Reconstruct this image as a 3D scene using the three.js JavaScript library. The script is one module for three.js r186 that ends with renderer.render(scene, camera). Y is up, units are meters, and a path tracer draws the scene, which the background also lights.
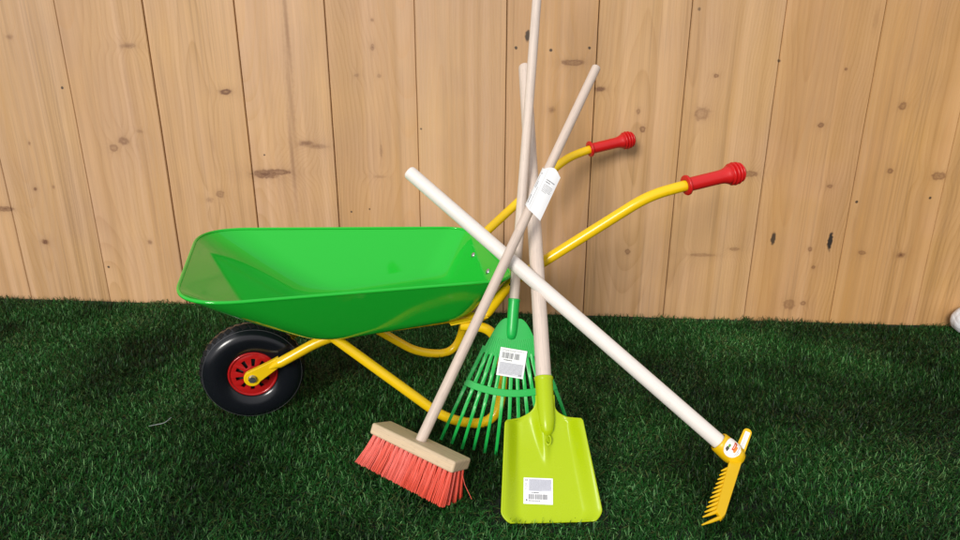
import * as THREE from 'three';
import { mergeGeometries, mergeVertices, toCreasedNormals } from 'three/addons/utils/BufferGeometryUtils.js';
import { RoundedBoxGeometry } from 'three/addons/geometries/RoundedBoxGeometry.js';

// ------------------------------------------------------------------ camera, sky, sun, exposure
const W = 1024, H = 576;
const scene = new THREE.Scene();
const camera = new THREE.PerspectiveCamera(42.741, W / H, 0.02, 200);
camera.position.set(0, 0.6, 0);
camera.rotation.set(-19.141 * Math.PI / 180, 0, 0);
camera.updateMatrixWorld();

const renderer = new THREE.WebGLRenderer({ antialias: true });
renderer.setSize(W, H);
renderer.toneMapping = THREE.LinearToneMapping;
renderer.toneMappingExposure = 1.28;
renderer.shadowMap.enabled = true;
renderer.shadowMap.type = THREE.PCFSoftShadowMap;

const SUN = new THREE.Vector3(-0.42, 0.46, 1.0).normalize();
{ // overcast sky, computed: brighter round the veiled sun, a dull ground colour below the horizon
  const w = 256, h = 128, d = new Float32Array(w * h * 4), v = new THREE.Vector3();
  for (let j = 0; j < h; j++) for (let i = 0; i < w; i++) {
    const el = ((j + 0.5) / h - 0.5) * Math.PI, az = ((i + 0.5) / w - 0.5) * Math.PI * 2;
    v.set(Math.cos(el) * Math.cos(az), Math.sin(el), Math.cos(el) * Math.sin(az));
    let r, g, b;
    if (v.y > 0) {
      const L = 0.53 + 0.03 * v.y + 0.3 * Math.pow(Math.max(0, v.dot(SUN)), 6);
      r = L; g = L * 1.0; b = L * 1.03;
    } else { r = 0.2; g = 0.2; b = 0.19; }
    const k = (j * w + i) * 4; d[k] = r; d[k + 1] = g; d[k + 2] = b; d[k + 3] = 1;
  }
  const t = new THREE.DataTexture(d, w, h, THREE.RGBAFormat, THREE.FloatType);
  t.mapping = THREE.EquirectangularReflectionMapping; t.magFilter = THREE.LinearFilter; t.needsUpdate = true;
  scene.background = t; scene.environment = t;
}
const sun = new THREE.DirectionalLight(new THREE.Color(1.0, 0.96, 0.9), 2.0);
sun.position.copy(SUN).multiplyScalar(6).add(new THREE.Vector3(0, 0, -1));
sun.target.position.set(0, 0, -1); scene.add(sun, sun.target);
sun.castShadow = true; sun.shadow.radius = 30; sun.shadow.mapSize.set(2048, 2048);
Object.assign(sun.shadow.camera, { left: -2.5, right: 2.5, top: 2.5, bottom: -2.5, near: 0.1, far: 15 });

// ------------------------------------------------------------------ helpers
function rng(seed) { let a = seed >>> 0; return () => { a = (a + 0x6D2B79F5) | 0; let t = Math.imul(a ^ (a >>> 15), 1 | a); t = (t + Math.imul(t ^ (t >>> 7), 61 | t)) ^ t; return ((t ^ (t >>> 14)) >>> 0) / 4294967296; }; }
const hash = (x, y) => { let n = Math.imul(x | 0, 374761393) + Math.imul(y | 0, 668265263); n = Math.imul(n ^ (n >>> 13), 1274126177); return ((n ^ (n >>> 16)) >>> 0) / 4294967296; };
function noise(x, y) { const i = Math.floor(x), j = Math.floor(y), f = x - i, g = y - j, u = f * f * (3 - 2 * f), v = g * g * (3 - 2 * g);
  const a = hash(i, j), b = hash(i + 1, j), c = hash(i, j + 1), d = hash(i + 1, j + 1); return a + (b - a) * u + (c - a) * v + (a - b - c + d) * u * v; }
const fbm = (x, y) => 0.5 * noise(x, y) + 0.3 * noise(x * 2.1 + 7, y * 2.1 + 3) + 0.2 * noise(x * 4.3 + 1, y * 4.3 + 9);
const lerp = (a, b, t) => a + (b - a) * t, clamp = (x, a, b) => Math.min(b, Math.max(a, x));
const sstep = (a, b, x) => { const t = clamp((x - a) / (b - a), 0, 1); return t * t * (3 - 2 * t); };
const V = (x, y, z) => new THREE.Vector3(x, y, z);
const lin = (r, g, b) => new THREE.Color().setRGB(r, g, b);
const names = {};
function numbered(n) { const k = names[n] = (names[n] ?? -1) + 1; return k ? `${n}_${String(k).padStart(3, '0')}` : n; }
function mesh(name, geo, mat, parent) { const m = new THREE.Mesh(Array.isArray(geo) ? mergeGeometries(geo.map(g => g.index ? g.toNonIndexed() : g)) : geo, mat); m.name = name; m.castShadow = m.receiveShadow = true; if (parent) parent.add(m); return m; }
function thing(name, label, category, pos = [0, 0, 0]) { const g = new THREE.Group(); g.name = numbered(name); g.position.set(...pos); g.userData = { label, category }; scene.add(g); return g; }
function struct(o, label) { o.userData.kind = 'structure'; if (label) o.userData.label = label; scene.add(o); return o; }
// group whose local x,y,z axes are the given orthonormalised directions
function frame(g, o, ax, ay) { const y = ay.clone().normalize(), x = ax.clone().addScaledVector(y, -ax.dot(y)).normalize(), z = x.clone().cross(y); g.matrix.makeBasis(x, y, z).setPosition(o); g.matrix.decompose(g.position, g.quaternion, g.scale); return g; }
// tube through a polyline whose corners are rounded with given radii; returns geometry with end caps
function bent(pts, radii, r, seg = 14, tubeR) {
  const out = [];
  const push = p => { if (!out.length || out[out.length - 1].distanceTo(p) > 1e-5) out.push(p); };
  push(pts[0].clone());
  for (let i = 1; i < pts.length - 1; i++) {
    const a = pts[i - 1], b = pts[i], c = pts[i + 1], R = radii[i - 1];
    const d1 = a.clone().sub(b), d2 = c.clone().sub(b), L = Math.min(R, d1.length() * 0.49, d2.length() * 0.49);
    const p = b.clone().addScaledVector(d1.normalize(), L), q = b.clone().addScaledVector(d2.normalize(), L);
    const cv = new THREE.QuadraticBezierCurve3(p, b, q);
    for (let k = 0; k <= 10; k++) push(cv.getPoint(k / 10));
  }
  push(pts[pts.length - 1].clone());
  return sweep(out, r, seg, tubeR);
}
function sweep(P, r, seg = 12, rf) {
  const n = P.length, pos = [], uv = [], idx = []; let N = null, len = 0;
  for (let i = 0; i < n; i++) {
    const T = P[Math.min(i + 1, n - 1)].clone().sub(P[Math.max(i - 1, 0)]).normalize();
    if (!N) N = Math.abs(T.y) < 0.9 ? V(0, 1, 0) : V(1, 0, 0);
    N = N.clone().addScaledVector(T, -N.dot(T)).normalize(); const B = T.clone().cross(N);
    if (i) len += P[i].distanceTo(P[i - 1]);
    const rr = rf ? rf(i / (n - 1)) * r : r;
    for (let k = 0; k <= seg; k++) { const a = k / seg * Math.PI * 2, c = Math.cos(a) * rr, s = Math.sin(a) * rr;
      pos.push(P[i].x + N.x * c + B.x * s, P[i].y + N.y * c + B.y * s, P[i].z + N.z * c + B.z * s); uv.push(a * r, len); }
  }
  for (let i = 0; i < n - 1; i++) for (let k = 0; k < seg; k++) { const a = i * (seg + 1) + k, b = a + seg + 1; idx.push(a, a + 1, b, b, a + 1, b + 1); }
  const cap = (i, flip) => { const c = pos.length / 3; pos.push(P[i].x, P[i].y, P[i].z); uv.push(0, 0); const st = pos.length / 3;
    for (let k = 0; k <= seg; k++) { const q = (i * (seg + 1) + k) * 3; pos.push(pos[q], pos[q + 1], pos[q + 2]); uv.push(0, 0); }
    for (let k = 0; k < seg; k++) flip ? idx.push(c, st + k, st + k + 1) : idx.push(c, st + k + 1, st + k); };
  cap(0, true); cap(n - 1, false);
  const g = new THREE.BufferGeometry(); g.setAttribute('position', new THREE.Float32BufferAttribute(pos, 3)); g.setAttribute('uv', new THREE.Float32BufferAttribute(uv, 2)); g.setIndex(idx); g.computeVertexNormals(); return g;
}
// wooden dowel from a to b with softly rounded ends
function dowel(a, b, ra, rb, seg = 24) {
  const d = b.clone().sub(a), L = d.length(), pr = [[0, 0], [0.0, ra * 0.8], [ra * 0.08, ra * 0.93], [ra * 0.25, ra], [L * 0.33, lerp(ra, rb, .33)], [L * 0.66, lerp(ra, rb, .66)], [L - rb * 0.55, rb], [L - rb * 0.25, rb * 0.93], [L - rb * 0.06, rb * 0.75], [L, rb * 0.45], [L, 0]];
  const g = new THREE.LatheGeometry(pr.map(([y, r]) => new THREE.Vector2(r, y)), seg);
  const p = g.attributes.position, uv = g.attributes.uv; for (let i = 0; i < p.count; i++) uv.setXY(i, Math.atan2(p.getZ(i), p.getX(i)) * ra, p.getY(i));
  g.applyQuaternion(new THREE.Quaternion().setFromUnitVectors(V(0, 1, 0), d.normalize())); g.translate(a.x, a.y, a.z); return g;
}
const lathe = (pr, seg = 32) => new THREE.LatheGeometry(pr.map(p => new THREE.Vector2(p[0], p[1])), seg);
function along(g, a, dir) { g.applyQuaternion(new THREE.Quaternion().setFromUnitVectors(V(0, 1, 0), dir.clone().normalize())); g.translate(a.x, a.y, a.z); return g; }
function dataTex(w, h, fn, srgb = true) {
  const d = new Uint8Array(w * h * 4), enc = x => { x = clamp(x, 0, 1); return 255 * (x <= 0.0031308 ? 12.92 * x : 1.055 * Math.pow(x, 1 / 2.4) - 0.055); };
  for (let j = 0; j < h; j++) for (let i = 0; i < w; i++) { const c = fn((i + 0.5) / w, (j + 0.5) / h), k = (j * w + i) * 4;
    for (let q = 0; q < 3; q++) d[k + q] = srgb ? enc(c[q]) : 255 * clamp(c[q], 0, 1); d[k + 3] = 255; }
  const t = new THREE.DataTexture(d, w, h, THREE.RGBAFormat, THREE.UnsignedByteType); if (srgb) t.colorSpace = THREE.SRGBColorSpace;
  t.magFilter = THREE.LinearFilter; t.minFilter = THREE.LinearMipmapLinearFilter; t.generateMipmaps = true; t.wrapS = t.wrapT = THREE.RepeatWrapping; t.needsUpdate = true; return t;
}
function canvasTex(w, h, draw) { const c = document.createElement('canvas'); c.width = w; c.height = h; draw(c.getContext('2d'), w, h); const t = new THREE.CanvasTexture(c); t.colorSpace = THREE.SRGBColorSpace; t.magFilter = THREE.LinearFilter; return t; }
const std = o => new THREE.MeshStandardMaterial(o), phy = o => new THREE.MeshPhysicalMaterial(o);

// ------------------------------------------------------------------ materials
const smudge = dataTex(256, 256, (u, v) => { const a = fbm(u * 6, v * 6), b = noise(u * 90, v * 90); const r = 0.75 + 0.5 * (a - 0.5) + 0.12 * (b - 0.5); return [r, r, r]; }, false);
const M = {
  tub: phy({ color: lin(0.013, 0.47, 0.032), roughness: 0.10, roughnessMap: smudge, side: THREE.DoubleSide }),
  yellow: phy({ color: lin(0.85, 0.55, 0.006), roughness: 0.22 }),
  red: phy({ color: lin(0.58, 0.010, 0.010), roughness: 0.34 }),
  rimRed: phy({ color: lin(0.42, 0.010, 0.010), roughness: 0.2, side: THREE.DoubleSide }),
  tyre: phy({ color: lin(0.006, 0.007, 0.010), roughness: 0.3, roughnessMap: smudge }),
  steel: std({ color: lin(0.5, 0.5, 0.5), metalness: 1, roughness: 0.35 }),
  dark: std({ color: lin(0.012, 0.012, 0.013), roughness: 0.7 }),
  rake: phy({ color: lin(0.010, 0.45, 0.07), roughness: 0.34, side: THREE.DoubleSide }),
  lime: phy({ color: lin(0.40, 0.53, 0.005), roughness: 0.36, specularIntensity: 0.6, roughnessMap: smudge, side: THREE.DoubleSide }),
  hoe: phy({ color: lin(0.76, 0.47, 0.003), roughness: 0.36 }),
  bristle: phy({ color: lin(0.74, 0.062, 0.022), roughness: 0.4, sheen: 0.2 }),
  bristlePink: phy({ color: lin(0.76, 0.095, 0.06), roughness: 0.4, sheen: 0.2 }),
  paper: std({ color: lin(0.82, 0.82, 0.82), roughness: 0.7, side: THREE.DoubleSide }),
};
const beech = (tone, seed, am = .75) => dataTex(256, 512, (u, v) => {
  const g = noise(u * 26 + seed, v * 2.2 + seed), f = noise(u * 110 + seed, v * 14), fl = noise(u * 60 + 3, v * 60 + seed), s = sstep(0.72, 0.9, noise(u * 90, v * 30 + seed * 2));
  const k = 1 + am * (0.2 * (g - 0.5) + 0.2 * (f - 0.5) - 0.16 * s) + 0.03 * (fl - 0.5);
  return [tone[0] * k, tone[1] * k * (1 - 0.02 * g), tone[2] * k * (1 - 0.05 * g)];
});
function woodMat(tone, seed, rough, su = 14, sv = 3, am) { const t = beech(tone, seed, am); t.repeat.set(su, sv); return std({ map: t, roughness: rough, bumpMap: t, bumpScale: 0.0002 }); }
M.beech = woodMat([0.65, 0.545, 0.475], 11, 0.55);
M.beech2 = woodMat([0.6, 0.49, 0.42], 29, 0.58);
M.white = woodMat([0.82, 0.77, 0.73], 41, 0.5, 14, 3, .3);
M.block = woodMat([0.62, 0.47, 0.31], 53, 0.55, 12, 5);

// ------------------------------------------------------------------ the setting: plank wall
// knots in metres on the wall: x, height, half width, half height, darkness, kind (0 knot, 1 nail or pin hole, 2 streak)
const KNOTS = [[-1.01,.137,.009,.007,.75,0],[-.998,.365,.003,.005,.5,0],[-1.007,.262,.005,.004,.7,0],[-.963,.267,.003,.004,.5,0],[-.897,.484,.003,.003,.9,1],[-1.09,.214,.02,.006,.75,0],[-.992,.587,.008,.005,.4,0],
[-.804,.357,.011,.009,.45,0],[-.779,.372,.012,.009,.5,0],[-.739,.394,.008,.004,.35,0],[-.735,.57,.018,.005,.5,0],[-.537,.478,.014,.006,.75,0],[-.578,.258,.010,.008,.5,0],[-.603,.244,.009,.006,.35,0],[-.757,.143,.006,.005,.5,0],[-.867,.08,.003,.003,.9,1],[-.58,.366,.003,.02,.4,2],[-.793,.238,.003,.05,.25,2],
[-.470,.304,.030,.009,.9,0],[-.440,.309,.030,.006,.75,0],[-.372,.372,.020,.006,.6,0],[-.350,.366,.022,.005,.5,0],[-.393,.62,.005,.15,.95,2],[-.398,.46,.006,.12,.95,2],[-.406,.34,.005,.10,.95,2],[-.748,.50,.006,.16,.4,2],[-.735,.25,.005,.14,.4,2],[-.43,.30,.004,.06,.4,2],[-.217,.62,.003,.003,.5,0],[-.219,.568,.004,.006,.55,0],[-.255,.513,.006,.004,.35,0],[-.208,.512,.004,.004,.4,0],[-.211,.358,.003,.014,.4,0],[-.467,.346,.002,.002,.9,1],[-.284,.223,.002,.002,.9,1],[-.243,.23,.002,.002,.8,1],[-.124,.405,.002,.002,.8,1],[-.216,.302,.012,.003,.3,0],
[.095,.59,.005,.011,.9,1],[.072,.567,.003,.003,.9,1],[.142,.563,.003,.003,.9,1],[.218,.567,.003,.003,.9,1],[.188,.539,.024,.006,.6,0],[.244,.488,.012,.005,.7,0],[.148,.446,.007,.006,.5,0],
[.334,.409,.006,.007,.55,0],[.323,.445,.004,.006,.5,0],[.449,.441,.016,.014,.4,0],[.47,.515,.006,.004,.55,0],[.424,.639,.003,.003,.6,1],[.479,.142,.03,.004,.35,0],[.547,.157,.010,.004,.5,0],[.322,.145,.006,.006,.55,0],[.558,.32,.018,.006,.6,0],[.625,.183,.005,.014,.9,1],[.679,.034,.012,.012,.5,0],
[.686,.421,.006,.005,.7,0],[.723,.297,.006,.004,.5,0],[.742,.179,.005,.02,1,1],[.704,.161,.005,.005,.55,0],[.717,.121,.004,.004,.55,0],[.708,.037,.007,.005,.5,0],[.812,.155,.008,.005,.55,0],[.891,.152,.009,.006,.7,0],[.836,.33,.006,.006,.55,0],[.933,.321,.014,.008,.6,0],[.836,.459,.008,.008,.5,0],[.716,.529,.003,.003,.6,0],[.756,.621,.005,.025,.6,2],[.782,.265,.003,.003,.9,1],[.587,.544,.003,.003,.7,1],[.925,.276,.003,.003,.9,1],[.785,.21,.004,.03,.4,2],
[-1.25,.3,.009,.007,.6,0],[-1.3,.52,.008,.006,.5,0],[1.08,.4,.01,.007,.6,0],[1.2,.2,.008,.006,.6,0],[-.65,.8,.01,.008,.6,0],[.15,.82,.011,.008,.6,0],[.66,.85,.01,.007,.6,0]];
const EDGES = [-1.86, -1.66, -1.465, -1.27, -1.076, -0.879, -0.691, -0.499, -0.313, -0.131, 0.053, 0.233, 0.411, 0.587, 0.770, 0.947, 1.13, 1.32, 1.505, 1.70];
const GAPS = [1, 1, 1, 1, 1.1, 1.6, 2.2, 3.2, 2.0, 1.0, 1.4, 1.8, 1.2, 1.0, 1.1, 1.3, 1, 1, 1, 1];   // joint widths in mm
const PH = 1.05;
const TONES = [0, 0, .3, .1, .05, .2, .15, .4, .2, .3, .1, .0, -.1, -.3, -.45, -.5, -.45, -.4, -.4];
const wall = new THREE.Group(); wall.name = 'plank_wall'; wall.position.set(0, -0.03, -1.455); wall.rotation.y = -Math.atan(0.076);
struct(wall, 'wall of upright knotty pine planks standing behind the garden tools');
mesh('backing_board', new THREE.BoxGeometry(3.6, PH, 0.012).translate(-0.08, PH / 2, -0.029), std({ color: lin(0.012, 0.008, 0.005), roughness: 0.95 }), wall);
const grainBump = dataTex(256, 256, (u, v) => { const k = 0.5 + 0.5 * (noise(u * 120, v * 8) - 0.5) + 0.4 * (noise(u * 256, v * 40) - 0.5); return [k, k, k]; }, false);
function plankTex(x0, x1, p) {
  const r = rng(900 + p * 17), w = 208, h = 1152, wd = x1 - x0, kn = KNOTS.filter(k => k[0] > x0 - .03 && k[0] < x1 + .03);
  const pith = 0.5 + (r() - 0.5) * 0.9, d0 = 0.035 + r() * 0.05, lean = (r() - .5) * .05, sd = r() * 100, tone = TONES[p], freq = 1 / (0.0042 + r() * 0.003), warm = r();
  const right = 1; 
  return dataTex(w, h, (u, v) => {
    const x = x0 + u * wd, y = v * PH - 0.03, lx = u * wd;
    let knot = 0, rimk = 0, hole = 0, streak = 0, bend = 0;
    for (const q of kn) {
      const dx = (x - q[0]) / (q[2] * 1.12), dy = (y - q[1]) / (q[3] * 1.12);
      if (Math.abs(dx) > 7 || Math.abs(dy) > 7) continue;
      const wob = 1 + 0.4 * (noise(x * 210 + q[0] * 91, y * 260) - 0.5), e = Math.sqrt(dx * dx + dy * dy) * wob;
      if (q[5] === 0) { const c = 1 - sstep(0.6, 1.1, e); knot = Math.max(knot, c * q[4] * (0.82 + 0.18 * Math.sin(e * 6 + q[0] * 50) + .3 * (noise(x * 500, y * 900) - .5))); rimk = Math.max(rimk, q[4] * Math.exp(-Math.pow((e - 1) / 0.3, 2)) * 0.3); bend += Math.exp(-(dx * dx * .12 + dy * dy * .1)) * Math.min(q[2], .016) * 0.9 * Math.sign(dx || 1); knot = Math.max(knot, q[4] * .14 * Math.exp(-e * e / 4)); }
      else if (q[5] === 1) hole = Math.max(hole, (1 - sstep(0.6, 1.1, e)) * q[4]);
      else streak = Math.max(streak, Math.exp(-e * e * 1.4) * q[4] * (0.6 + 0.6 * noise(x * 300, y * 12)));
    }
    const wv = (fbm(lx * 9 + sd, y * 2.6) - 0.5) * 0.05 + (noise(lx * 30 + sd, y * 7) - .5) * .006;
    const rr = Math.hypot(lx - pith * wd + wv + bend + lean * y, d0 * (0.6 + 0.9 * fbm(sd, y * 1.3)) + 0.02 * noise(sd + 5, y * 3));
    const ph = rr * freq, fr = ph - Math.floor(ph), late = Math.pow(fr, 3.2) * (1 - sstep(0.93, 1, fr));
    const amp = 0.5 + 0.9 * noise(ph * 0.31 + sd, y * .8);
    const fine = noise(x * 900, y * 22) - 0.5, fine2 = noise(x * 2200, y * 60) - 0.5, blot = fbm(x * 9 + 3, y * 5 + 1) - 0.5, blot2 = fbm(x * 26, y * 8 + 4) - .5;
    const vs = noise(x * 70 + sd, y * 1.1) - .5, vs2 = noise(x * 190 + sd, y * 2.4) - .5, scuff = sstep(.5, .75, fbm(x * 7 + 31, y * 6 + 2)) * sstep(.2, .6, x);
    let k = 1 - 0.14 * late * amp * sstep(.3, .7, noise(lx * 14 + sd, y * 1.6 + sd)) + .2 * vs + .12 * vs2 - .13 * sstep(.62, .85, noise(x * 430 + sd, y * 3.2)) * sstep(.35, .7, noise(lx * 20 + 9, y * 1.4 + sd)) + .03 * scuff + 0.07 * fine + 0.04 * fine2 + 0.16 * blot + 0.08 * blot2;
    let c = [0.525 * k, (0.318 - .02 * warm - 0.012 * late + .02 * vs) * k, (0.156 - .02 * warm + .04 * vs +   .01 * scuff - 0.02 * late * amp - .03 * blot) * k];
    const m = clamp(knot * 1.25, 0, .95), m2 = clamp(rimk * .6 + streak * .75, 0, .8);
    c = [lerp(c[0], 0.14, m), lerp(c[1], 0.052, m), lerp(c[2], 0.020, m)];
    c = [lerp(c[0], 0.27, m2), lerp(c[1], 0.135, m2), lerp(c[2], 0.055, m2)];
    c = c.map((q, i) => lerp(q, [0.02, 0.012, 0.008][i], hole));
    return [c[0] * (1 + tone * .16), c[1] * (1 + tone * .26), c[2] * (1 + tone * .62)];
  });
}
for (let p = 0; p < EDGES.length - 1; p++) {
  const a = EDGES[p] + GAPS[p] * .0004, b = EDGES[p + 1] - GAPS[p + 1] * .0004, rows = 44, w = b - a, off = (hash(p, 5) - .5) * .002;
  const prof = [[0, -.022], [0, -.0016], [.0013, 0], [w - .0013, 0], [w, -.0016], [w, -.022]], pos = [], uv = [], idx = [];
  for (let s = 0; s < 5; s++) { const st = pos.length / 3;
    for (let j = 0; j <= rows; j++) { const y = j / rows * PH, ja = (fbm(y * 9 + p * 13, p) - .5) * .0011, jb = (fbm(y * 9 + p * 13 + 13, p + 1) - .5) * .0011;
      for (const q of [prof[s], prof[s + 1]]) { const t = q[0] / w, x = a + q[0] + lerp(ja, jb, t); pos.push(x, y, q[1] + off); uv.push((x - EDGES[p]) / (EDGES[p + 1] - EDGES[p]), y / PH); } }
    for (let j = 0; j < rows; j++) { const i = st + j * 2; idx.push(i, i + 1, i + 2, i + 2, i + 1, i + 3); } }
  const g = new THREE.BufferGeometry(); g.setAttribute('position', new THREE.Float32BufferAttribute(pos, 3)); g.setAttribute('uv', new THREE.Float32BufferAttribute(uv, 2)); g.setIndex(idx); g.computeVertexNormals();
  const gb = grainBump.clone(); gb.repeat.set(1, 4); gb.needsUpdate = true;
  mesh(p ? `plank_${String(p).padStart(3, '0')}` : 'plank', g, std({ map: plankTex(EDGES[p], EDGES[p + 1], p), roughness: 0.56, bumpMap: grainBump, bumpScale: 0.0002 }), wall);
}

// ------------------------------------------------------------------ ground and artificial grass
struct(mesh('ground', new THREE.PlaneGeometry(14, 14).rotateX(-Math.PI / 2).translate(0, -0.0075, 0), std({ color: lin(0.008, 0.016, 0.008), roughness: 0.95 })));
{
  const r = rng(77), pos = [], col = [], idx = [];
  const blade = (x, z, len, wd, dir, lean, curl, twist, c) => {
    const st = pos.length / 3, S = 3, sx = Math.cos(dir + Math.PI / 2 + twist), sz = Math.sin(dir + Math.PI / 2 + twist); let a = lean, px = x, py = 0, pz = z;
    for (let k = 0; k <= S; k++) {
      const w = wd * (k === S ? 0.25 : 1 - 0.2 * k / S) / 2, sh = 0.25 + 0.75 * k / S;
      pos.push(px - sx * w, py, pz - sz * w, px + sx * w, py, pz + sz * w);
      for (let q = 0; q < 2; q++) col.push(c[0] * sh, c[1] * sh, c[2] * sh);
      const s = len / S; px += Math.cos(dir) * Math.sin(a) * s; pz += Math.sin(dir) * Math.sin(a) * s; py += Math.cos(a) * s; a += curl;
    }
    for (let k = 0; k < S; k++) { const i = st + k * 2; idx.push(i, i + 1, i + 2, i + 2, i + 1, i + 3); }
  };
  for (let i = 0; i < 36; i++) {
    const q = (i + .5) / 36, k = 0.7 + 0.6 * r();
    const c = q < 0.5 ? [0.008 * k, 0.050 * k, 0.007 * k] : q < 0.82 ? [0.024 * k, 0.125 * k, 0.020 * k] : q < .92 ? [0.17 * k, 0.36 * k, 0.115 * k] : [0.09 * k, 0.12 * k, 0.03 * k];
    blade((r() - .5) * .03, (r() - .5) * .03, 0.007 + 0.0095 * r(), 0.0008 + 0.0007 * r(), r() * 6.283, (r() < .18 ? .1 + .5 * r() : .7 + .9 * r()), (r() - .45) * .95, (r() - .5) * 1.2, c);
  }
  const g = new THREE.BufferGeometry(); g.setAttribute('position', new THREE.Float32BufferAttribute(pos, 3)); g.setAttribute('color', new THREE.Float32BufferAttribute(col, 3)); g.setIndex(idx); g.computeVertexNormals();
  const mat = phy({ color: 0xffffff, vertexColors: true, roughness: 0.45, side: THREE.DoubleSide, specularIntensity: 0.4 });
  const spots = [], X0 = -1.75, X1 = 1.6, Z1 = -0.22, step = 0.0115;
  for (let x = X0; x < X1; x += step) for (let z = -1.62; z < Z1; z += step) {
    const px = x + (r() - .5) * step * 1.6, pz = z + (r() - .5) * step * 1.6;
    if (pz < -1.440 + 0.076 * px + 0.006 * (noise(px * 30, 3) - .5)) continue;
    if (Math.abs(px - .093) < .078 && pz < -.734 && pz > -.80) continue;   // pressed flat under the shovel
    spots.push([px, pz]);
  }
  const im = new THREE.InstancedMesh(g, mat, spots.length), o = new THREE.Object3D(), c = new THREE.Color();
  spots.forEach(([x, z], i) => {
    const n = fbm(x * 6 + 40, z * 6 + 40), n2 = fbm(x * 19, z * 19 + 9), h = 0.8 + 0.6 * n2 + 0.2 * (r() - .5);
    o.position.set(x, -0.0075, z); o.rotation.set((noise(x * 8, z * 8) - .5) * .7, r() * 6.283, (noise(x * 8 + 50, z * 8) - .5) * .7); o.scale.set(1, h, 1); o.updateMatrix(); im.setMatrixAt(i, o.matrix);
    const b = 0.44 + 1.12 * sstep(.2, .8, n) + 0.6 * (r() - .5); im.setColorAt(i, c.setRGB(b * (1 + .25 * (n2 - .5)), b, b * (1 + .5 * (n - .5))));
  });
  im.name = 'artificial_grass'; im.castShadow = im.receiveShadow = true; im.userData = { kind: 'stuff', label: 'dark green artificial grass under the tools and wheelbarrow', category: 'grass' }; scene.add(im);
}

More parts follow.
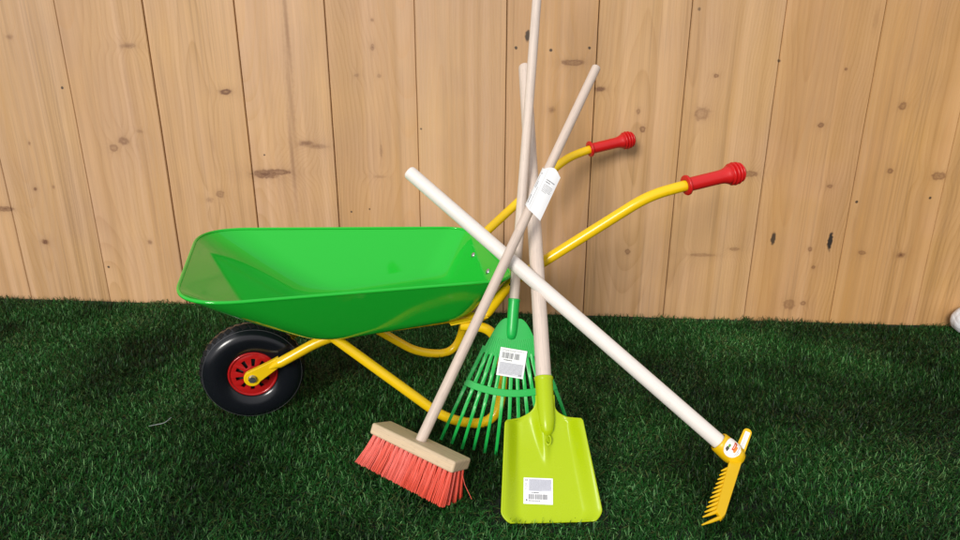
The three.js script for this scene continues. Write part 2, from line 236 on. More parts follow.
// ------------------------------------------------------------------ wheelbarrow
{
  const wb = thing('wheelbarrow', 'small green wheelbarrow with yellow tube frame and one black wheel', 'wheelbarrow', [-0.370, 0, -1.011]); wb.rotation.y = 0.275;
  // tub
  const yr = X => 0.269 - 0.048 * (X + 0.064), yf = X => 0.1555 + (X - 0.107) * 0.062;
  const NC = 22, NS = 14;
  const loopXZ = (x0, x1, w0, w1, rf, rr) => { // rounded trapezium: narrower at the handles
    const C = [[x1, w1, rr], [x0, w0, rf], [x0, -w0, rf], [x1, -w1, rr]], o = [];
    for (let q = 0; q < 4; q++) { const a = C[(q + 3) % 4], b = C[q], c = C[(q + 1) % 4], la = Math.hypot(a[0] - b[0], a[1] - b[1]), lc = Math.hypot(c[0] - b[0], c[1] - b[1]), R = b[2];
      const p = [b[0] + (a[0] - b[0]) / la * R, b[1] + (a[1] - b[1]) / la * R], s = [b[0] + (c[0] - b[0]) / lc * R, b[1] + (c[1] - b[1]) / lc * R];
      for (let k = 0; k <= NC; k++) { const t = k / NC, m = .62 * 2 * t * (1 - t) , A = (1 - t) ** 2, B = 2 * t * (1 - t), D = t * t; o.push([A * p[0] + B * b[0] + D * s[0], A * p[1] + B * b[1] + D * s[1]]); } }
    const out = []; for (let i = 0; i < o.length; i++) { out.push(o[i]); if (i % (NC + 1) === NC) { const b = o[(i + 1) % o.length]; for (let k = 1; k < NS; k++) out.push([lerp(o[i][0], b[0], k / NS), lerp(o[i][1], b[1], k / NS)]); } }
    return out; };
  const prof = []; for (let k = 0; k <= 8; k++) prof.push([0.8 * k / 8, 0.8 * k / 8]);
  for (let k = 1; k <= 10; k++) { const t = k / 10, a = (1 - t) ** 2, b = 2 * t * (1 - t), c = t * t; prof.push([a * .8 + b * 1 + c * 1.26, a * .8 + b + c]); }
  const rows = prof.map(([i, e]) => { const L = loopXZ(lerp(-.0755, .096, i), lerp(.401, .346, i), lerp(.190, .106, i), lerp(.150, .104, i), lerp(.088, .06, Math.min(i, 1)), lerp(.046, .05, Math.min(i, 1)));
    return L.map(([x, z]) => V(x, lerp(yr(x), yf(x), e), z)); });
  const last = rows[rows.length - 1], cx = 0.235; for (let k = 1; k <= 6; k++) { const s = 1 - k / 6 * .995; rows.push(last.map(p => { const x = cx + (p.x - cx) * s; return V(x, yf(x), p.z * s); })); }
  const n = rows[0].length, grid = (R, flip) => { const pos = [], uv = [], idx = []; for (const r of R) for (const p of r) { pos.push(p.x, p.y, p.z); uv.push(p.x * 3, p.z * 3); }
    for (let j = 0; j < R.length - 1; j++) for (let i = 0; i < n; i++) { const a = j * n + i, b = j * n + (i + 1) % n, c = a + n, d = b + n; flip ? idx.push(a, c, b, b, c, d) : idx.push(a, b, c, b, d, c); }
    const g = new THREE.BufferGeometry(); g.setAttribute('position', new THREE.Float32BufferAttribute(pos, 3)); g.setAttribute('uv', new THREE.Float32BufferAttribute(uv, 2)); g.setIndex(idx); g.computeVertexNormals(); return g; };
  let inner = grid(rows, false); const nn = inner.attributes.normal; if (nn.getY(nn.count - 1 - n * 2) < 0) inner = grid(rows, true);
  const flipI = inner.attributes.normal, outerRows = rows.map((r, j) => r.map((p, i) => V(p.x - flipI.getX(j * n + i) * .002, p.y - flipI.getY(j * n + i) * .002, p.z - flipI.getZ(j * n + i) * .002)));
  let outer = grid(outerRows, true); if (outer.attributes.normal.getY(outer.attributes.normal.count - 1 - n * 2) > 0) outer = grid(outerRows, false);
  const tub = mesh('tub', [inner, outer], M.tub, wb);
  const rl = rows[0].concat([rows[0][0]]).map((p, i) => { const q = p.clone(); q.y -= .0005; return q; });
  mesh('rolled_rim', sweep(rl, 0.0025, 10), M.tub, tub);
  for (const z of [-.046, .046]) mesh('bolt', along(lathe([[0, .0028], [.003, .0024], [.0048, .001], [.0052, 0], [.0052, -.002]], 20), V(.3845, .2255, z), V(-1, .6, 0)), M.steel, tub);
  for (const z of [-.05, .05]) mesh('bolt', along(lathe([[0, .0028], [.003, .0024], [.0048, .001], [.0052, 0], [.0052, -.002]], 20), V(.20, yf(.20) + .0005, z), V(0, 1, 0)), M.steel, tub);
  // frame tubes, one each side
  const R = 0.0083;
  for (const s of [1, -1]) {
    const path = [V(.027, .0945, s * .0385), V(.115, .1385, s * .045), V(.17, .147, s * .05), V(.335, .157, s * .06), V(.365, .163, s * .088), V(.405, .2285, s * .110), V(.602, .3655, s * .164), V(.657, .380, s * .174), V(.75, .396, s * .176)];
    path.splice(1, 0, path[0].clone().lerp(path[1], .2)); const tube = bent(path, [.002, .03, .03, .02, .015, .02, .03, .03], R, 18, u => u === 0 ? .2 : 1);
    // flattened fork end with an eye round the axle
    const fl = new THREE.Shape(); fl.absarc(0, 0, .0118, Math.PI * .70, Math.PI * 1.85, false); fl.bezierCurveTo(.018, -.0005, .028, .006, .046, .0185); fl.lineTo(.041, .0295); fl.bezierCurveTo(.024, .0215, .008, .0155, -.0035, .0112);
    const eye = new THREE.ExtrudeGeometry(fl, { depth: .005, bevelEnabled: true, bevelSize: .0015, bevelThickness: .0018, bevelSegments: 3, curveSegments: 20 }).translate(0, .080, s * .035 - .0025);
    mesh('frame_tube', [tube, eye].map(g => { g.deleteAttribute('uv'); return g; }), M.yellow, wb);
    // leg loop
    const lw = s > 0 ? .149 : -.120, leg = [V(.125, .156, s * .078), V(.292, .016, lw - s * .008), V(.366, .0, lw), V(.388, .075, lw - s * .012), V(.376, .152, s * .108), V(.325, .1575, s * .096)];
    mesh('leg', bent(leg, [.035, .05, .06, .03], R * .96, 18), M.yellow, wb);
    mesh('bracket', new RoundedBoxGeometry(.062, .0022, .011, 2, .001).rotateZ(.10).translate(.338, .1665, s * .100), M.yellow, wb);
    // grip: collar, sleeve and ribbed ball
    const a = V(.657, .380, s * .174), d = V(.75, .396, s * .176).sub(a);
    const pr = [[.0085, -.001], [.0148, -.001], [.0156, .001], [.0152, .0035], [.0112, .0045], [.0106, .007], [.0106, .04], [.0107, .06], [.0112, .0665], [.0130, .0725], [.0148, .0765]];
    for (let k = 0; k < 4; k++) { const t = .0775 + k * .006, rr = [.0170, .0180, .0174, .0152][k]; pr.push([rr - .0052, t], [rr - .0012, t + .0008], [rr, t + .0024], [rr - .0012, t + .0040], [rr - .0052, t + .0048]); }
    pr.push([.0105, .1025], [.006, .1045], [0, .1052]);
    mesh('grip', along(lathe(pr.map(p => [p[0], p[1] * .935]), 40), a, d), M.red, wb);
  }
  mesh('wing_nut', [new THREE.TorusGeometry(.004, .0016, 8, 14).translate(.405, .219, .118), new THREE.CylinderGeometry(.003, .003, .016, 10).rotateX(Math.PI / 2).translate(.402, .226, .116)], M.dark, wb);
  // wheel
  const wheel = new THREE.Group(); wheel.name = 'wheel'; wheel.position.set(0, .078, 0); wheel.rotation.x = 0; wb.add(wheel);
  const axis = g => g.rotateX(Math.PI / 2);
  const tp = [[.0375, -.015], [.038, -.018], [.042, -.0215], [.052, -.0248], [.061, -.0252], [.0695, -.0228], [.0755, -.018], [.0762, -.0168], [.0762, -.016], [.0785, -.012], [.0808, -.006], [.0815, 0]];
  const tpp = tp.concat(tp.slice(0, -1).reverse().map(([r, y]) => [r, -y]));
  mesh('tyre', axis(new THREE.LatheGeometry(new THREE.SplineCurve(tpp.map(p => new THREE.Vector2(...p))).getPoints(90), 96)), M.tyre, wheel);
  { // tread: raised slanted blocks round the running surface, and the two mould lines
    const gs = []; for (let k = 0; k < 80; k++) for (const s of [-1, 1]) { const g = new RoundedBoxGeometry(.0095, .0016, .0105, 1, .0006); g.rotateY(s * .5); g.rotateX(s * .38); g.translate(0, .0794, s * .0085); g.rotateZ((k + (s > 0 ? .5 : 0)) / 40 * Math.PI * 2); g.deleteAttribute('uv'); gs.push(g); }
    mesh('tread', gs, std({ color: lin(.016, .016, .017), roughness: .62 }), wheel);
    mesh('mould_line', [1, -1].map(s => axis(new THREE.TorusGeometry(.0763, .0005, 6, 110)).rotateX(Math.PI / 2).translate(0, 0, s * .0170)), std({ color: lin(.06, .06, .065), roughness: .4 }), wheel);
  }
  for (const s of [1, -1]) {
    const sh = new THREE.Shape(); sh.absarc(0, 0, .0395, 0, Math.PI * 2, false);
    for (let k = 0; k < 10; k++) { const a = k / 10 * Math.PI * 2 + .2, h = new THREE.Path(), c = Math.cos(a), q = Math.sin(a), P = (r, t) => [r * c - t * q, r * q + t * c];
      const r0 = .0158, r1 = .0295, w0 = .0027, w1 = .0040; h.moveTo(...P(r0, -w0)); h.lineTo(...P(r1 - .001, -w1)); h.lineTo(...P(r1, -w1 + .001)); h.lineTo(...P(r1, w1 - .001)); h.lineTo(...P(r1 - .001, w1)); h.lineTo(...P(r0, w0)); h.closePath(); sh.holes.push(h); }
    const disc = new THREE.ExtrudeGeometry(sh, { depth: .002, bevelEnabled: true, bevelSize: .0005, bevelThickness: .0005, bevelSegments: 2, curveSegments: 48 });
    disc.translate(0, 0, -.001); if (s < 0) disc.rotateY(Math.PI);
    disc.deleteAttribute('uv'); const p = disc.attributes.position; for (let i = 0; i < p.count; i++) { const r = Math.hypot(p.getX(i), p.getY(i)); p.setZ(i, p.getZ(i) + s * (.0165 + .005 * (1 - sstep(.008, .036, r)))); }
    disc.computeVertexNormals();
    const lip = axis(lathe([[.036, .0165], [.0375, .0192], [.0395, .0202], [.0412, .0192], [.0418, .0165]], 64)); if (s < 0) lip.rotateX(Math.PI);
    lip.deleteAttribute('uv'); mesh('rim', [toCreasedNormals(disc, .6), lip], M.rimRed, wheel).scale.set(.93, .93, 1);
  }
  mesh('hub', axis(lathe([[0, -.031], [.009, -.031], [.0095, -.028], [.0095, .028], [.009, .031], [0, .031]], 24)), M.dark, wheel);
  mesh('rim_core', axis(lathe([[.0, -.012], [.039, -.012], [.039, .012], [0, .012]], 40)), M.dark, wheel);
  mesh('axle', new THREE.CylinderGeometry(.0042, .0042, .082, 14).rotateX(Math.PI / 2).translate(0, .080, 0), M.steel, wb);
  for (const s of [1, -1]) mesh('axle_bolt', [new THREE.CylinderGeometry(.0066, .0066, .0010, 24).rotateX(Math.PI / 2).translate(0, .080, s * .0395), new THREE.CylinderGeometry(.0058, .0064, .0042, 6).rotateX(Math.PI / 2).rotateZ(.3).translate(0, .080, s * .0418)].map(g => (g.translate(0, -.083, 0), g.translate(0, .083, 0), g.toNonIndexed())), M.steel, wb);
}

// ------------------------------------------------------------------ printed labels
function lines(c, x, y, w, rows, lh, r, col) { c.fillStyle = col; for (let j = 0; j < rows; j++) { let q = x; const end = x + w * (j === rows - 1 ? .6 : 1); while (q < end - 3) { const l = 2 + r() * 7; c.fillRect(q, y + j * lh, Math.min(l, end - q), lh * .42); q += l + 1.5 + r() * 2; } } }
function barcode(c, x, y, w, h, r) { c.fillStyle = '#26262c'; let q = x; while (q < x + w) { const l = 1 + Math.floor(r() * 3); c.fillRect(q, y, l, h); q += l + 1 + Math.floor(r() * 3); } }
const ceMark = (c, x, y, s) => { c.fillStyle = '#333'; c.font = `bold ${s}px sans-serif`; c.fillText('CE', x, y); };
const shovelLabel = canvasTex(256, 224, (c, w, h) => { const r = rng(5); c.fillStyle = '#f3f3f6'; c.fillRect(0, 0, w, h); c.fillStyle = '#c9cad4'; c.fillRect(46, 10, 200, 104);
  lines(c, 50, 14, 190, 11, 9, r, '#8a8b98'); ceMark(c, 8, 30, 24); lines(c, 8, 46, 30, 7, 9, r, '#777'); lines(c, 70, 122, 120, 1, 22, r, '#3a3a42'); barcode(c, 44, 140, 48, 44, r); barcode(c, 100, 140, 110, 44, r); lines(c, 44, 192, 166, 1, 18, r, '#44444c'); c.fillStyle = '#444'; c.fillRect(22, 184, 12, 14); });
const rakeLabel = canvasTex(224, 240, (c, w, h) => { const r = rng(8); c.fillStyle = '#f4f6f5'; c.fillRect(0, 0, w, h); lines(c, 22, 14, 180, 2, 10, r, '#777'); barcode(c, 24, 38, 92, 50, r); barcode(c, 126, 38, 40, 50, r); lines(c, 40, 98, 120, 1, 20, r, '#333');
  c.fillStyle = '#d3d4da'; c.fillRect(12, 122, 200, 108); lines(c, 18, 126, 188, 11, 9, r, '#8d8e99'); ceMark(c, 180, 226, 22); });
const tagTex = canvasTex(256, 512, (c, w, h) => { const r = rng(3); c.fillStyle = '#dededf'; c.fillRect(0, 0, w, h); c.save(); c.translate(60, 470); c.rotate(-Math.PI / 2); lines(c, 0, -6, 170, 1, 34, r, '#555'); lines(c, 200, -6, 150, 2, 20, r, '#444'); lines(c, 0, 40, 380, 1, 16, r, '#777'); c.restore();
  c.fillStyle = '#555'; c.beginPath(); c.moveTo(62, 96); c.lineTo(82, 96); c.lineTo(72, 76); c.fill(); c.fillStyle = '#c8c8c8'; c.fillRect(128, 10, 4, 490); lines(c, 152, 110, 84, 2, 24, r, '#444'); lines(c, 150, 166, 86, 6, 16, r, '#777'); });
const hoeLabel = canvasTex(128, 160, (c, w, h) => { const r = rng(6); c.fillStyle = '#f6f2ee'; c.fillRect(0, 0, w, h); c.fillStyle = '#3d3a24'; c.fillRect(20, 26, 26, 30); c.fillStyle = '#6f9a3a'; c.beginPath(); c.arc(58, 42, 12, 0, 7); c.fill(); c.fillStyle = '#d2451e'; c.fillRect(48, 74, 60, 30); c.fillStyle = '#e88a2a'; c.fillRect(40, 98, 46, 22); c.fillStyle = '#f6e8d0'; c.fillRect(58, 84, 34, 6); lines(c, 20, 130, 90, 2, 12, r, '#777'); });
const hoeStrip = canvasTex(64, 192, (c, w, h) => { const r = rng(7); c.fillStyle = '#f4f4f2'; c.fillRect(0, 0, w, h); c.save(); c.translate(12, 180); c.rotate(-Math.PI / 2); lines(c, 0, 0, 165, 3, 12, r, '#8a8a90'); c.restore(); });
const labelMat = t => phy({ map: t, roughness: 0.38, clearcoat: .2, side: THREE.DoubleSide });

// ------------------------------------------------------------------ broom
{
  const A = V(-0.0825, 0.059, -0.8337), T = V(0.1696, 0.5514, -1.0417), h = T.clone().sub(A).normalize();
  const e1 = V(.83, -.07, .555).normalize(), e3a = e1.clone().cross(h).normalize(), up = h.clone().addScaledVector(e3a, .15); up.addScaledVector(e1, -up.dot(e1));
  const b = thing('broom', 'wooden broom with red bristles and a white paper tag on its handle', 'broom'); frame(b, A, e1, up); b.updateMatrixWorld(true);
  const inv = b.matrixWorld.clone().invert(), loc = p => p.clone().applyMatrix4(inv);
  const a = loc(A.clone().addScaledVector(h, -.008)), t = loc(T);
  mesh('handle', dowel(a, t, .0078, .0065), M.beech2, b);
  const bl = new RoundedBoxGeometry(.146, .0165, .044, 3, .0035).translate(0, -.00825, 0);
  { const p = bl.attributes.position, uv = bl.attributes.uv; for (let i = 0; i < p.count; i++) uv.setXY(i, p.getZ(i) + p.getY(i), p.getX(i) + .1); }
  mesh('block', bl, M.block, b);
  const r = rng(19);
  for (let i = 0; i < 17; i++) for (let j = 0; j < 4; j++) {
    const bx = (i - 8) * .0083, bz = (j - 1.5) * .0096, gs = [];
    for (let k = 0; k < 80; k++) {
      const q = r() * 6.283, rad = Math.sqrt(r()) * .0038, ox = Math.cos(q) * rad, oz = Math.sin(q) * rad, L = .044 + .0018 * r();
      const ex = bx * .07 + ox * 0.5 + (i < 2 ? -.003 : 0) + (r() - .5) * .0014, ez = bz * .5 + oz * .5 + .002 + (r() - .5) * .0014;
      gs.push(sweep([V(bx + ox * .7, -.0155, bz + oz * .7), V(bx + ox + ex * .4, -.0155 - L * .5, bz + oz + ez * .35), V(bx + ox + ex, -.0155 - L, bz + oz + ez)], 0.00052, 4, u => 1 - .3 * u));
    }
    mesh('bristle_tuft', gs, hash(i, j + 40) < .3 + .06 * (8 - i) ? M.bristlePink : M.bristle, b);
  }
  { // stray bristle at the right end
    mesh('bristle', sweep([V(.066, -.016, -.012), V(.078, -.035, -.014), V(.092, -.05, -.018)], .0004, 5), M.bristlePink, b); }
  // paper tag wrapped round the handle, its flap hanging to the right
  const d = t.clone().sub(a).normalize(), at = u => a.clone().addScaledVector(d, u), L = a.distanceTo(t);
  const cam = loc(camera.position).sub(at(.4)).normalize(), side = d.clone().cross(cam).normalize(), fr = side.clone().cross(d).normalize();
  if (fr.dot(cam) < 0) fr.negate();
  const s0 = L * .612, s1 = s0 + .067, prof = []; for (let k = 0; k <= 8; k++) { const q = Math.PI * (1.02 - .5 * k / 8); prof.push([Math.cos(q) * .0086, Math.sin(q) * .0086]); }
  for (let k = 1; k <= 8; k++) prof.push([.0205 * k / 8, .0086 + .0035 * Math.sin(k / 8 * 2.4)]);
  const build = off => { const pos = [], uv = [], idx = [], n = prof.length, J = 10; for (let j = 0; j <= J; j++) for (let k = 0; k < n; k++) { const u = k / (n - 1), q = prof[k], w = at(lerp(s0 + .004 - .016 * Math.max(0, u - .15) , s1 - .006 * u, j / J) + (j === J ? -.004 * Math.sin(u * 7) : 0)).addScaledVector(side, q[0] * off).addScaledVector(fr, q[1] * off + .0015 * Math.sin(j * .7) * u); pos.push(w.x, w.y, w.z); uv.push(u, j / J); }
    for (let j = 0; j < J; j++) for (let k = 0; k < n - 1; k++) { const i = j * n + k; idx.push(i, i + 1, i + n, i + n, i + 1, i + n + 1); }
    const g = new THREE.BufferGeometry(); g.setAttribute('position', new THREE.Float32BufferAttribute(pos, 3)); g.setAttribute('uv', new THREE.Float32BufferAttribute(uv, 2)); g.setIndex(idx); g.computeVertexNormals(); return g; };
  mesh('paper_tag', build(1), std({ map: tagTex, roughness: .65, side: THREE.DoubleSide }), b).userData.label = 'white folded paper tag';
}

// ------------------------------------------------------------------ leaf rake
{
  const o = V(.0330, 0, -.8794), up = V(.0794, .9166, -.3956);
  const k = thing('leaf_rake', 'green plastic fan leaf rake with a pale wooden handle', 'leaf rake'); frame(k, o, V(1, -.03, 0), up);
  mesh('handle', dowel(V(0, .205, 0), V(0, .80, 0), .0076, .0072), M.beech, k);
  const soc = lathe([[.0, -.058], [.0055, -.056], [.0076, -.05], [.0084, -.04], [.0088, 0], [.0094, .001], [.0094, .004], [.0086, .0045], [.0079, .0045], [.0078, -.02]], 28).translate(0, .232, .001);
  soc.deleteAttribute('uv');
  const turn = m => { m.rotation.z = .035; m.position.set(.23 * Math.sin(.035), .23 * (1 - Math.cos(.035)), 0); return m; };
  const CV = .263, P = (R, a) => [R * Math.sin(a), CV - R * Math.cos(a)];
  const bow = R => -.012 * sstep(.2, .27, R) + .0;      // tips curve back to the ground
  const sh = new THREE.Shape(), am = .392; sh.moveTo(-.011, .206); sh.quadraticCurveTo(-.018, .204, -.025, .192); sh.lineTo(...P(.116, -am)); for (let i = 0; i <= 24; i++) sh.lineTo(...P(.116, -am + 2 * am * i / 24)); sh.lineTo(.025, .192); sh.quadraticCurveTo(.018, .204, .011, .206); sh.closePath();
  const plate = new THREE.ExtrudeGeometry(sh, { depth: .0022, bevelEnabled: true, bevelSize: .0008, bevelThickness: .0008, bevelSegments: 2 }).translate(0, 0, -.0012); plate.deleteAttribute('uv');
  const ribs = []; for (let i = 0; i < 25; i++) { const a = -am + .03 + (2 * am - .06) * i / 24, [x0, y0] = P(.089, a), [x1, y1] = P(.115, a); const g = sweep([V(x0, y0, .0016), V(x1, y1, .0018)], .0009, 6); g.deleteAttribute('uv'); ribs.push(g); }
  turn(mesh('fan_plate', [plate, ...ribs], M.rake, k)); mesh('socket', soc, M.rake, k);
  for (let i = 0; i < 13; i++) {
    const a = -am + 2 * am * i / 12, N = 14, pos = [], idx = [];
    for (let j = 0; j <= N; j++) { const R = lerp(.108, .263 + .004 * (hash(i, 3) - .5), j / N), a2 = a * (1 + .02 * Math.sin(j / N * 3.1)), [x, y] = P(R, a2), z = .0002 + .006 * Math.sin(j / N * Math.PI) * .6 + bow(R), hw = .0029 * (1 - .25 * j / N), ht = .0013;
      const c = Math.cos(a), s = Math.sin(a); for (const [p, q] of [[-hw, -ht], [-hw, ht * .4], [-hw * .6, ht], [hw * .6, ht], [hw, ht * .4], [hw, -ht]]) pos.push(x + p * c, y + p * s, z + q); }
    for (let j = 0; j < N; j++) for (let q = 0; q < 6; q++) { const A = j * 6 + q, B = j * 6 + (q + 1) % 6; idx.push(A, B, A + 6, A + 6, B, B + 6); }
    idx.push(N * 6, N * 6 + 1, N * 6 + 2, N * 6, N * 6 + 2, N * 6 + 3, N * 6, N * 6 + 3, N * 6 + 4, N * 6, N * 6 + 4, N * 6 + 5);
    let g = new THREE.BufferGeometry(); g.setAttribute('position', new THREE.Float32BufferAttribute(pos, 3)); g.setIndex(idx); g = toCreasedNormals(g, .7); turn(mesh('tine', g, M.rake, k));
  }
  { const sb = new THREE.Shape(), am2 = am + .02; for (let i = 0; i <= 24; i++) { const q = P(.1725, -am2 + 2 * am2 * i / 24); i ? sb.lineTo(...q) : sb.moveTo(...q); } for (let i = 24; i >= 0; i--) sb.lineTo(...P(.1635 , -am2 + 2 * am2 * i / 24)); sb.closePath();
    mesh('cross_band', new THREE.ExtrudeGeometry(sb, { depth: .0026, bevelEnabled: true, bevelSize: .0008, bevelThickness: .0008, bevelSegments: 2 }).translate(0, 0, .0034), M.rake, k); turn(k.children[k.children.length - 1]);
  }
  mesh('sticker', new THREE.BoxGeometry(.0405, .042, .0003).rotateZ(-.085).translate(.0035, .140, .0046).applyMatrix4(new THREE.Matrix4()), labelMat(rakeLabel), k).userData.label = 'white barcode sticker';
}

// ------------------------------------------------------------------ shovel
{
  const o = V(.0929, .002, -.7336), up = V(-.0235, .7404, -.6714);
  const k = thing('shovel', 'lime green plastic shovel with a pale wooden handle', 'shovel'); frame(k, o, V(1, .0, .0), up);
  mesh('handle', dowel(V(0, .165, .004), V(0, .728, .004), .0108, .0106), M.beech, k);
  const hw = v => { const t = clamp(v / .132, 0, 1); let w = lerp(.0655, .0505, t); if (v < .014) w -= .011 * Math.pow(1 - v / .014, 1.8); if (v > .126) { const q = clamp((v - .126) / .036, 0, 1); w = q < .1 ? w - .006 * (q / .1) ** 2 : lerp(.0445, .0118, 1 - Math.pow(1 - (q - .1) / .9, 4)); } return w; };
  const hz = (x, v) => { const w = hw(Math.min(v, .122)), q = Math.abs(x) / w; let z = .021 * sstep(.62, 1.0, q) * lerp(.5, 1.0, clamp(v / .12, 0, 1)); z += .012 * sstep(.09, .165, v) * (1 - sstep(.5, 1, q)) * .6; 
    const rw = lerp(.0025, .0115, clamp((v - .066) / .07, 0, 1)); z += .0105 * sstep(.066, .125, v) * Math.exp(-Math.pow(Math.abs(x) / rw, 2.6)); return z; };
  const sk = v => .0042 * clamp(v / .12, 0, 1) * (1 - sstep(.125, .16, v));
  const NV = 60, NU = 56, vs = []; for (let j = 0; j <= NV; j++) vs.push(.163 * j / NV);
  const face = (dz, flip) => { const pos = [], idx = [], uv = []; for (const v of vs) { const w = hw(v); for (let i = 0; i <= NU; i++) { const x = w * (2 * i / NU - 1); pos.push(x - sk(v), v, hz(x, v) + dz - .004); uv.push(x * 8, v * 8); } }
    for (let j = 0; j < NV; j++) for (let i = 0; i < NU; i++) { const a = j * (NU + 1) + i, b = a + NU + 1; flip ? idx.push(a, b, a + 1, a + 1, b, b + 1) : idx.push(a, a + 1, b, b, a + 1, b + 1); }
    const g = new THREE.BufferGeometry(); g.setAttribute('position', new THREE.Float32BufferAttribute(pos, 3)); g.setAttribute('uv', new THREE.Float32BufferAttribute(uv, 2)); g.setIndex(idx); g.computeVertexNormals(); return g; };
  const edge = []; for (const v of vs) edge.push(V(-hw(v) - sk(v), v, hz(-hw(v), v) - .0052)); const e2 = vs.map(v => V(hw(v) - sk(v), v, hz(hw(v), v) - .0052)); const bot = []; for (let i = 0; i <= 30; i++) { const x = hw(0) * (2 * i / 30 - 1); bot.push(V(x, 0, hz(x, 0) - .0052)); }
  mesh('blade', [face(0, false), face(-.0024, true), sweep(edge, .0015, 8), sweep(e2, .0015, 8), sweep(bot, .0013, 8)], M.lime, k);
  const soc = lathe([[0, -.05], [.004, -.049], [.0085, -.043], [.0112, -.03], [.0122, -.012], [.0124, .026], [.0132, .0268], [.0134, .0305], [.0126, .0315], [.011, .0315], [.0108, .02]], 32).translate(0, .158, .0035);
  mesh('socket', soc, M.lime, k);
  mesh('boss', new THREE.TorusGeometry(.0048, .0012, 8, 22).scale(.75, 1.35, 1).rotateX(-.12).translate(.001, .103, hz(0, .103) - .0038), M.lime, k);
  mesh('sticker', new THREE.BoxGeometry(.0385, .033, .0003).rotateZ(-.06).translate(-.0155, .0385, -.0034), labelMat(shovelLabel), k).userData.label = 'white barcode sticker';
}

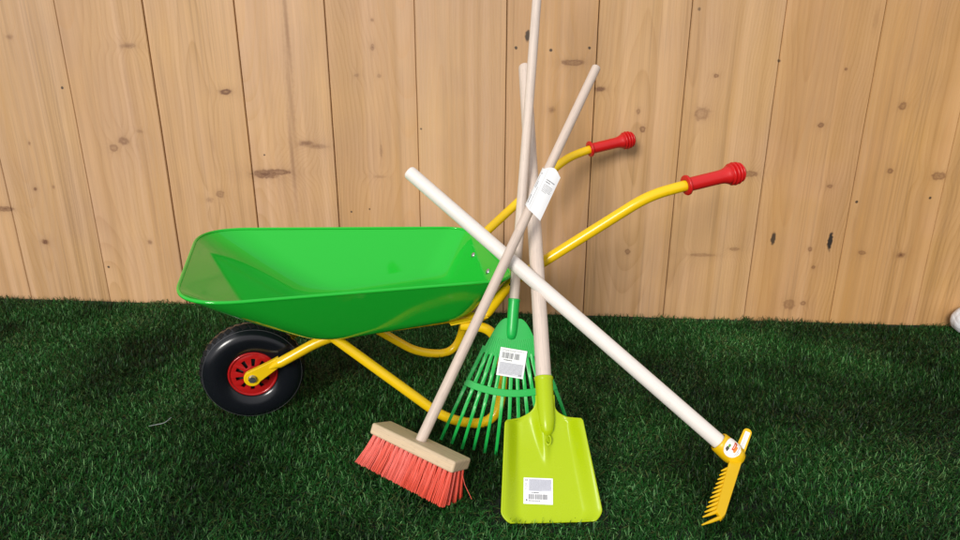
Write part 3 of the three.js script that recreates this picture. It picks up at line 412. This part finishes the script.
// ------------------------------------------------------------------ hand rake with white handle
{
  const A = V(.3458, .0446, -.8382), T = V(-.1071, .4027, -1.0175), d = A.clone().sub(T).normalize();
  const k = thing('garden_rake', 'yellow toothed rake head on a long white handle leaning across the other tools', 'rake', A.toArray());
  const L = p => p.clone().sub(A);
  mesh('handle', dowel(V(0, 0, 0), L(T), .0110, .0104, 28), M.white, k);
  const C = L(V(.3625, .0318, -.8316)), E = L(V(.3045, .013, -.728)), F = L(V(.386, .056, -.863));
  const soc = along(lathe([[.0122, 0], [.0138, 0], [.0148, .0015], [.0152, .006], [.0158, .016], [.016, .024], [.0145, .033], [.0105, .0395], [.005, .0425], [0, .043]], 32), d.clone().multiplyScalar(-.012), d); soc.deleteAttribute('uv');
  mesh('socket', soc, M.hoe, k);
  const view = V(0, .6, 0).sub(A).normalize(), bd = E.clone().sub(C).normalize(), bs = view.clone().cross(bd).normalize(), bn = bs.clone().cross(bd).normalize();
  const m = new THREE.Matrix4().makeBasis(bs, bd, bn);
  const barL = C.distanceTo(E), bsh = new THREE.Shape(); bsh.moveTo(-.008, .004); bsh.lineTo(.006, .004); bsh.lineTo(.0052, barL - .008); bsh.lineTo(.003, barL + .001); bsh.lineTo(-.0045, barL - .008); bsh.closePath();
  const bar = new THREE.ExtrudeGeometry(bsh, { depth: .005, bevelEnabled: true, bevelSize: .0012, bevelThickness: .0012, bevelSegments: 3 }).translate(0, 0, -.0025).applyMatrix4(m).translate(C.x, C.y, C.z);
  mesh('bar', bar, M.hoe, k);
  for (let i = 0; i < 12; i++) {
    const t = .2 + .8 * i / 11, p = C.clone().lerp(E, t).addScaledVector(bs, t > .98 ? .001 : -.004), len = i === 11 ? .031 : lerp(.019, .026, i / 11);
    const td = bs.clone().multiplyScalar(-.66).addScaledVector(bd, 1.0).addScaledVector(bn, -.12).normalize();
    mesh('tooth', sweep([p.clone().addScaledVector(td, -.002), p.clone().addScaledVector(td, len * .5), p.clone().addScaledVector(td, len)], .0028, 8, u => [1, .75, .3][Math.round(u * 2)]), M.hoe, k);
  }
  // short paddle on the far side with its printed strip
  const fd = F.clone().sub(C).normalize(), fs = fd.clone().cross(view).normalize(), fn = fs.clone().cross(fd).normalize(), fl = C.distanceTo(F);
  const psh = new THREE.Shape(); psh.moveTo(-.0062, 0); psh.lineTo(-.005, fl - .005); psh.absarc(0, fl - .005, .005, Math.PI, 0, true); psh.lineTo(.0062, 0); psh.closePath();
  const fm = new THREE.Matrix4().makeBasis(fs, fd, fn);
  mesh('paddle', new THREE.ExtrudeGeometry(psh, { depth: .005, bevelEnabled: true, bevelSize: .001, bevelThickness: .001, bevelSegments: 3, curveSegments: 16 }).translate(0, 0, -.002).applyMatrix4(fm).translate(C.x, C.y, C.z), M.hoe, k);
  const strip = new THREE.BoxGeometry(.0066, fl * .6, .0003).translate(.0005, fl * .6, .0043).applyMatrix4(fm).translate(C.x, C.y, C.z);
  mesh('sticker', strip, labelMat(hoeStrip), k).userData.label = 'narrow white printed strip';
  // half round sticker on the socket: bent round the barrel
  { const ax = d, sd = ax.clone().cross(view).normalize(), f = sd.clone().cross(ax).normalize(); const pos = [], uv = [], idx = [], NA = 14, NL = 10; 
    for (let j = 0; j <= NL; j++) for (let i = 0; i <= NA; i++) { const s = j / NL, half = .95 * Math.sqrt(Math.max(0.02, 1 - Math.pow(s * 2 - 1, 2) * .95)), q = lerp(-half, half, i / NA) + .45, r = .0163 - .0002 * s; const w = ax.clone().multiplyScalar(lerp(-.008, .016, s)).addScaledVector(f, Math.cos(q) * r).addScaledVector(sd, -Math.sin(q) * r); pos.push(w.x, w.y, w.z); uv.push(i / NA, 1 - s); }
    for (let j = 0; j < NL; j++) for (let i = 0; i < NA; i++) { const a = j * (NA + 1) + i; idx.push(a, a + 1, a + NA + 1, a + NA + 1, a + 1, a + NA + 2); }
    const g = new THREE.BufferGeometry(); g.setAttribute('position', new THREE.Float32BufferAttribute(pos, 3)); g.setAttribute('uv', new THREE.Float32BufferAttribute(uv, 2)); g.setIndex(idx); g.computeVertexNormals();
    mesh('sticker', g, labelMat(hoeLabel), k).userData.label = 'rounded white sticker with red and green print'; }
}

// ------------------------------------------------------------------ small things
{
  const g = mergeVertices(new THREE.IcosahedronGeometry(.031, 24).deleteAttribute('uv').deleteAttribute('normal')), p = g.attributes.position, v = V(0, 0, 0);
  for (let i = 0; i < p.count; i++) { v.fromBufferAttribute(p, i); const a = Math.atan2(v.z, v.x), ridge = .0012 * Math.abs(Math.sin(a * 4 + v.y * 20)); v.multiplyScalar(1 + (ridge + .003 * (fbm(v.x * 60 + 9, v.y * 60 + v.z * 40) - .5)) / .031); v.y *= .92; p.setXYZ(i, v.x, v.y, v.z); }
  g.computeVertexNormals();
  const b = mesh('white_ball', g, std({ color: lin(.72, .73, .76), roughness: .65 })); b.position.set(1.026, .0235, -1.335); b.userData = { label: 'white lumpy ball on the grass at the right edge by the wall', category: 'ball' }; scene.add(b);
  const t = mesh('thread', sweep(new THREE.CatmullRomCurve3([V(-.521, .012, -.945), V(-.512, .011, -.951), V(-.501, .012, -.955), V(-.494, .015, -.966)]).getPoints(20), .00055, 6), std({ color: lin(.3, .32, .31), roughness: .5 }));
  t.userData = { label: 'thin pale curved thread lying on the grass left of the wheel', category: 'thread' }; scene.add(t);
}
renderer.render(scene, camera);
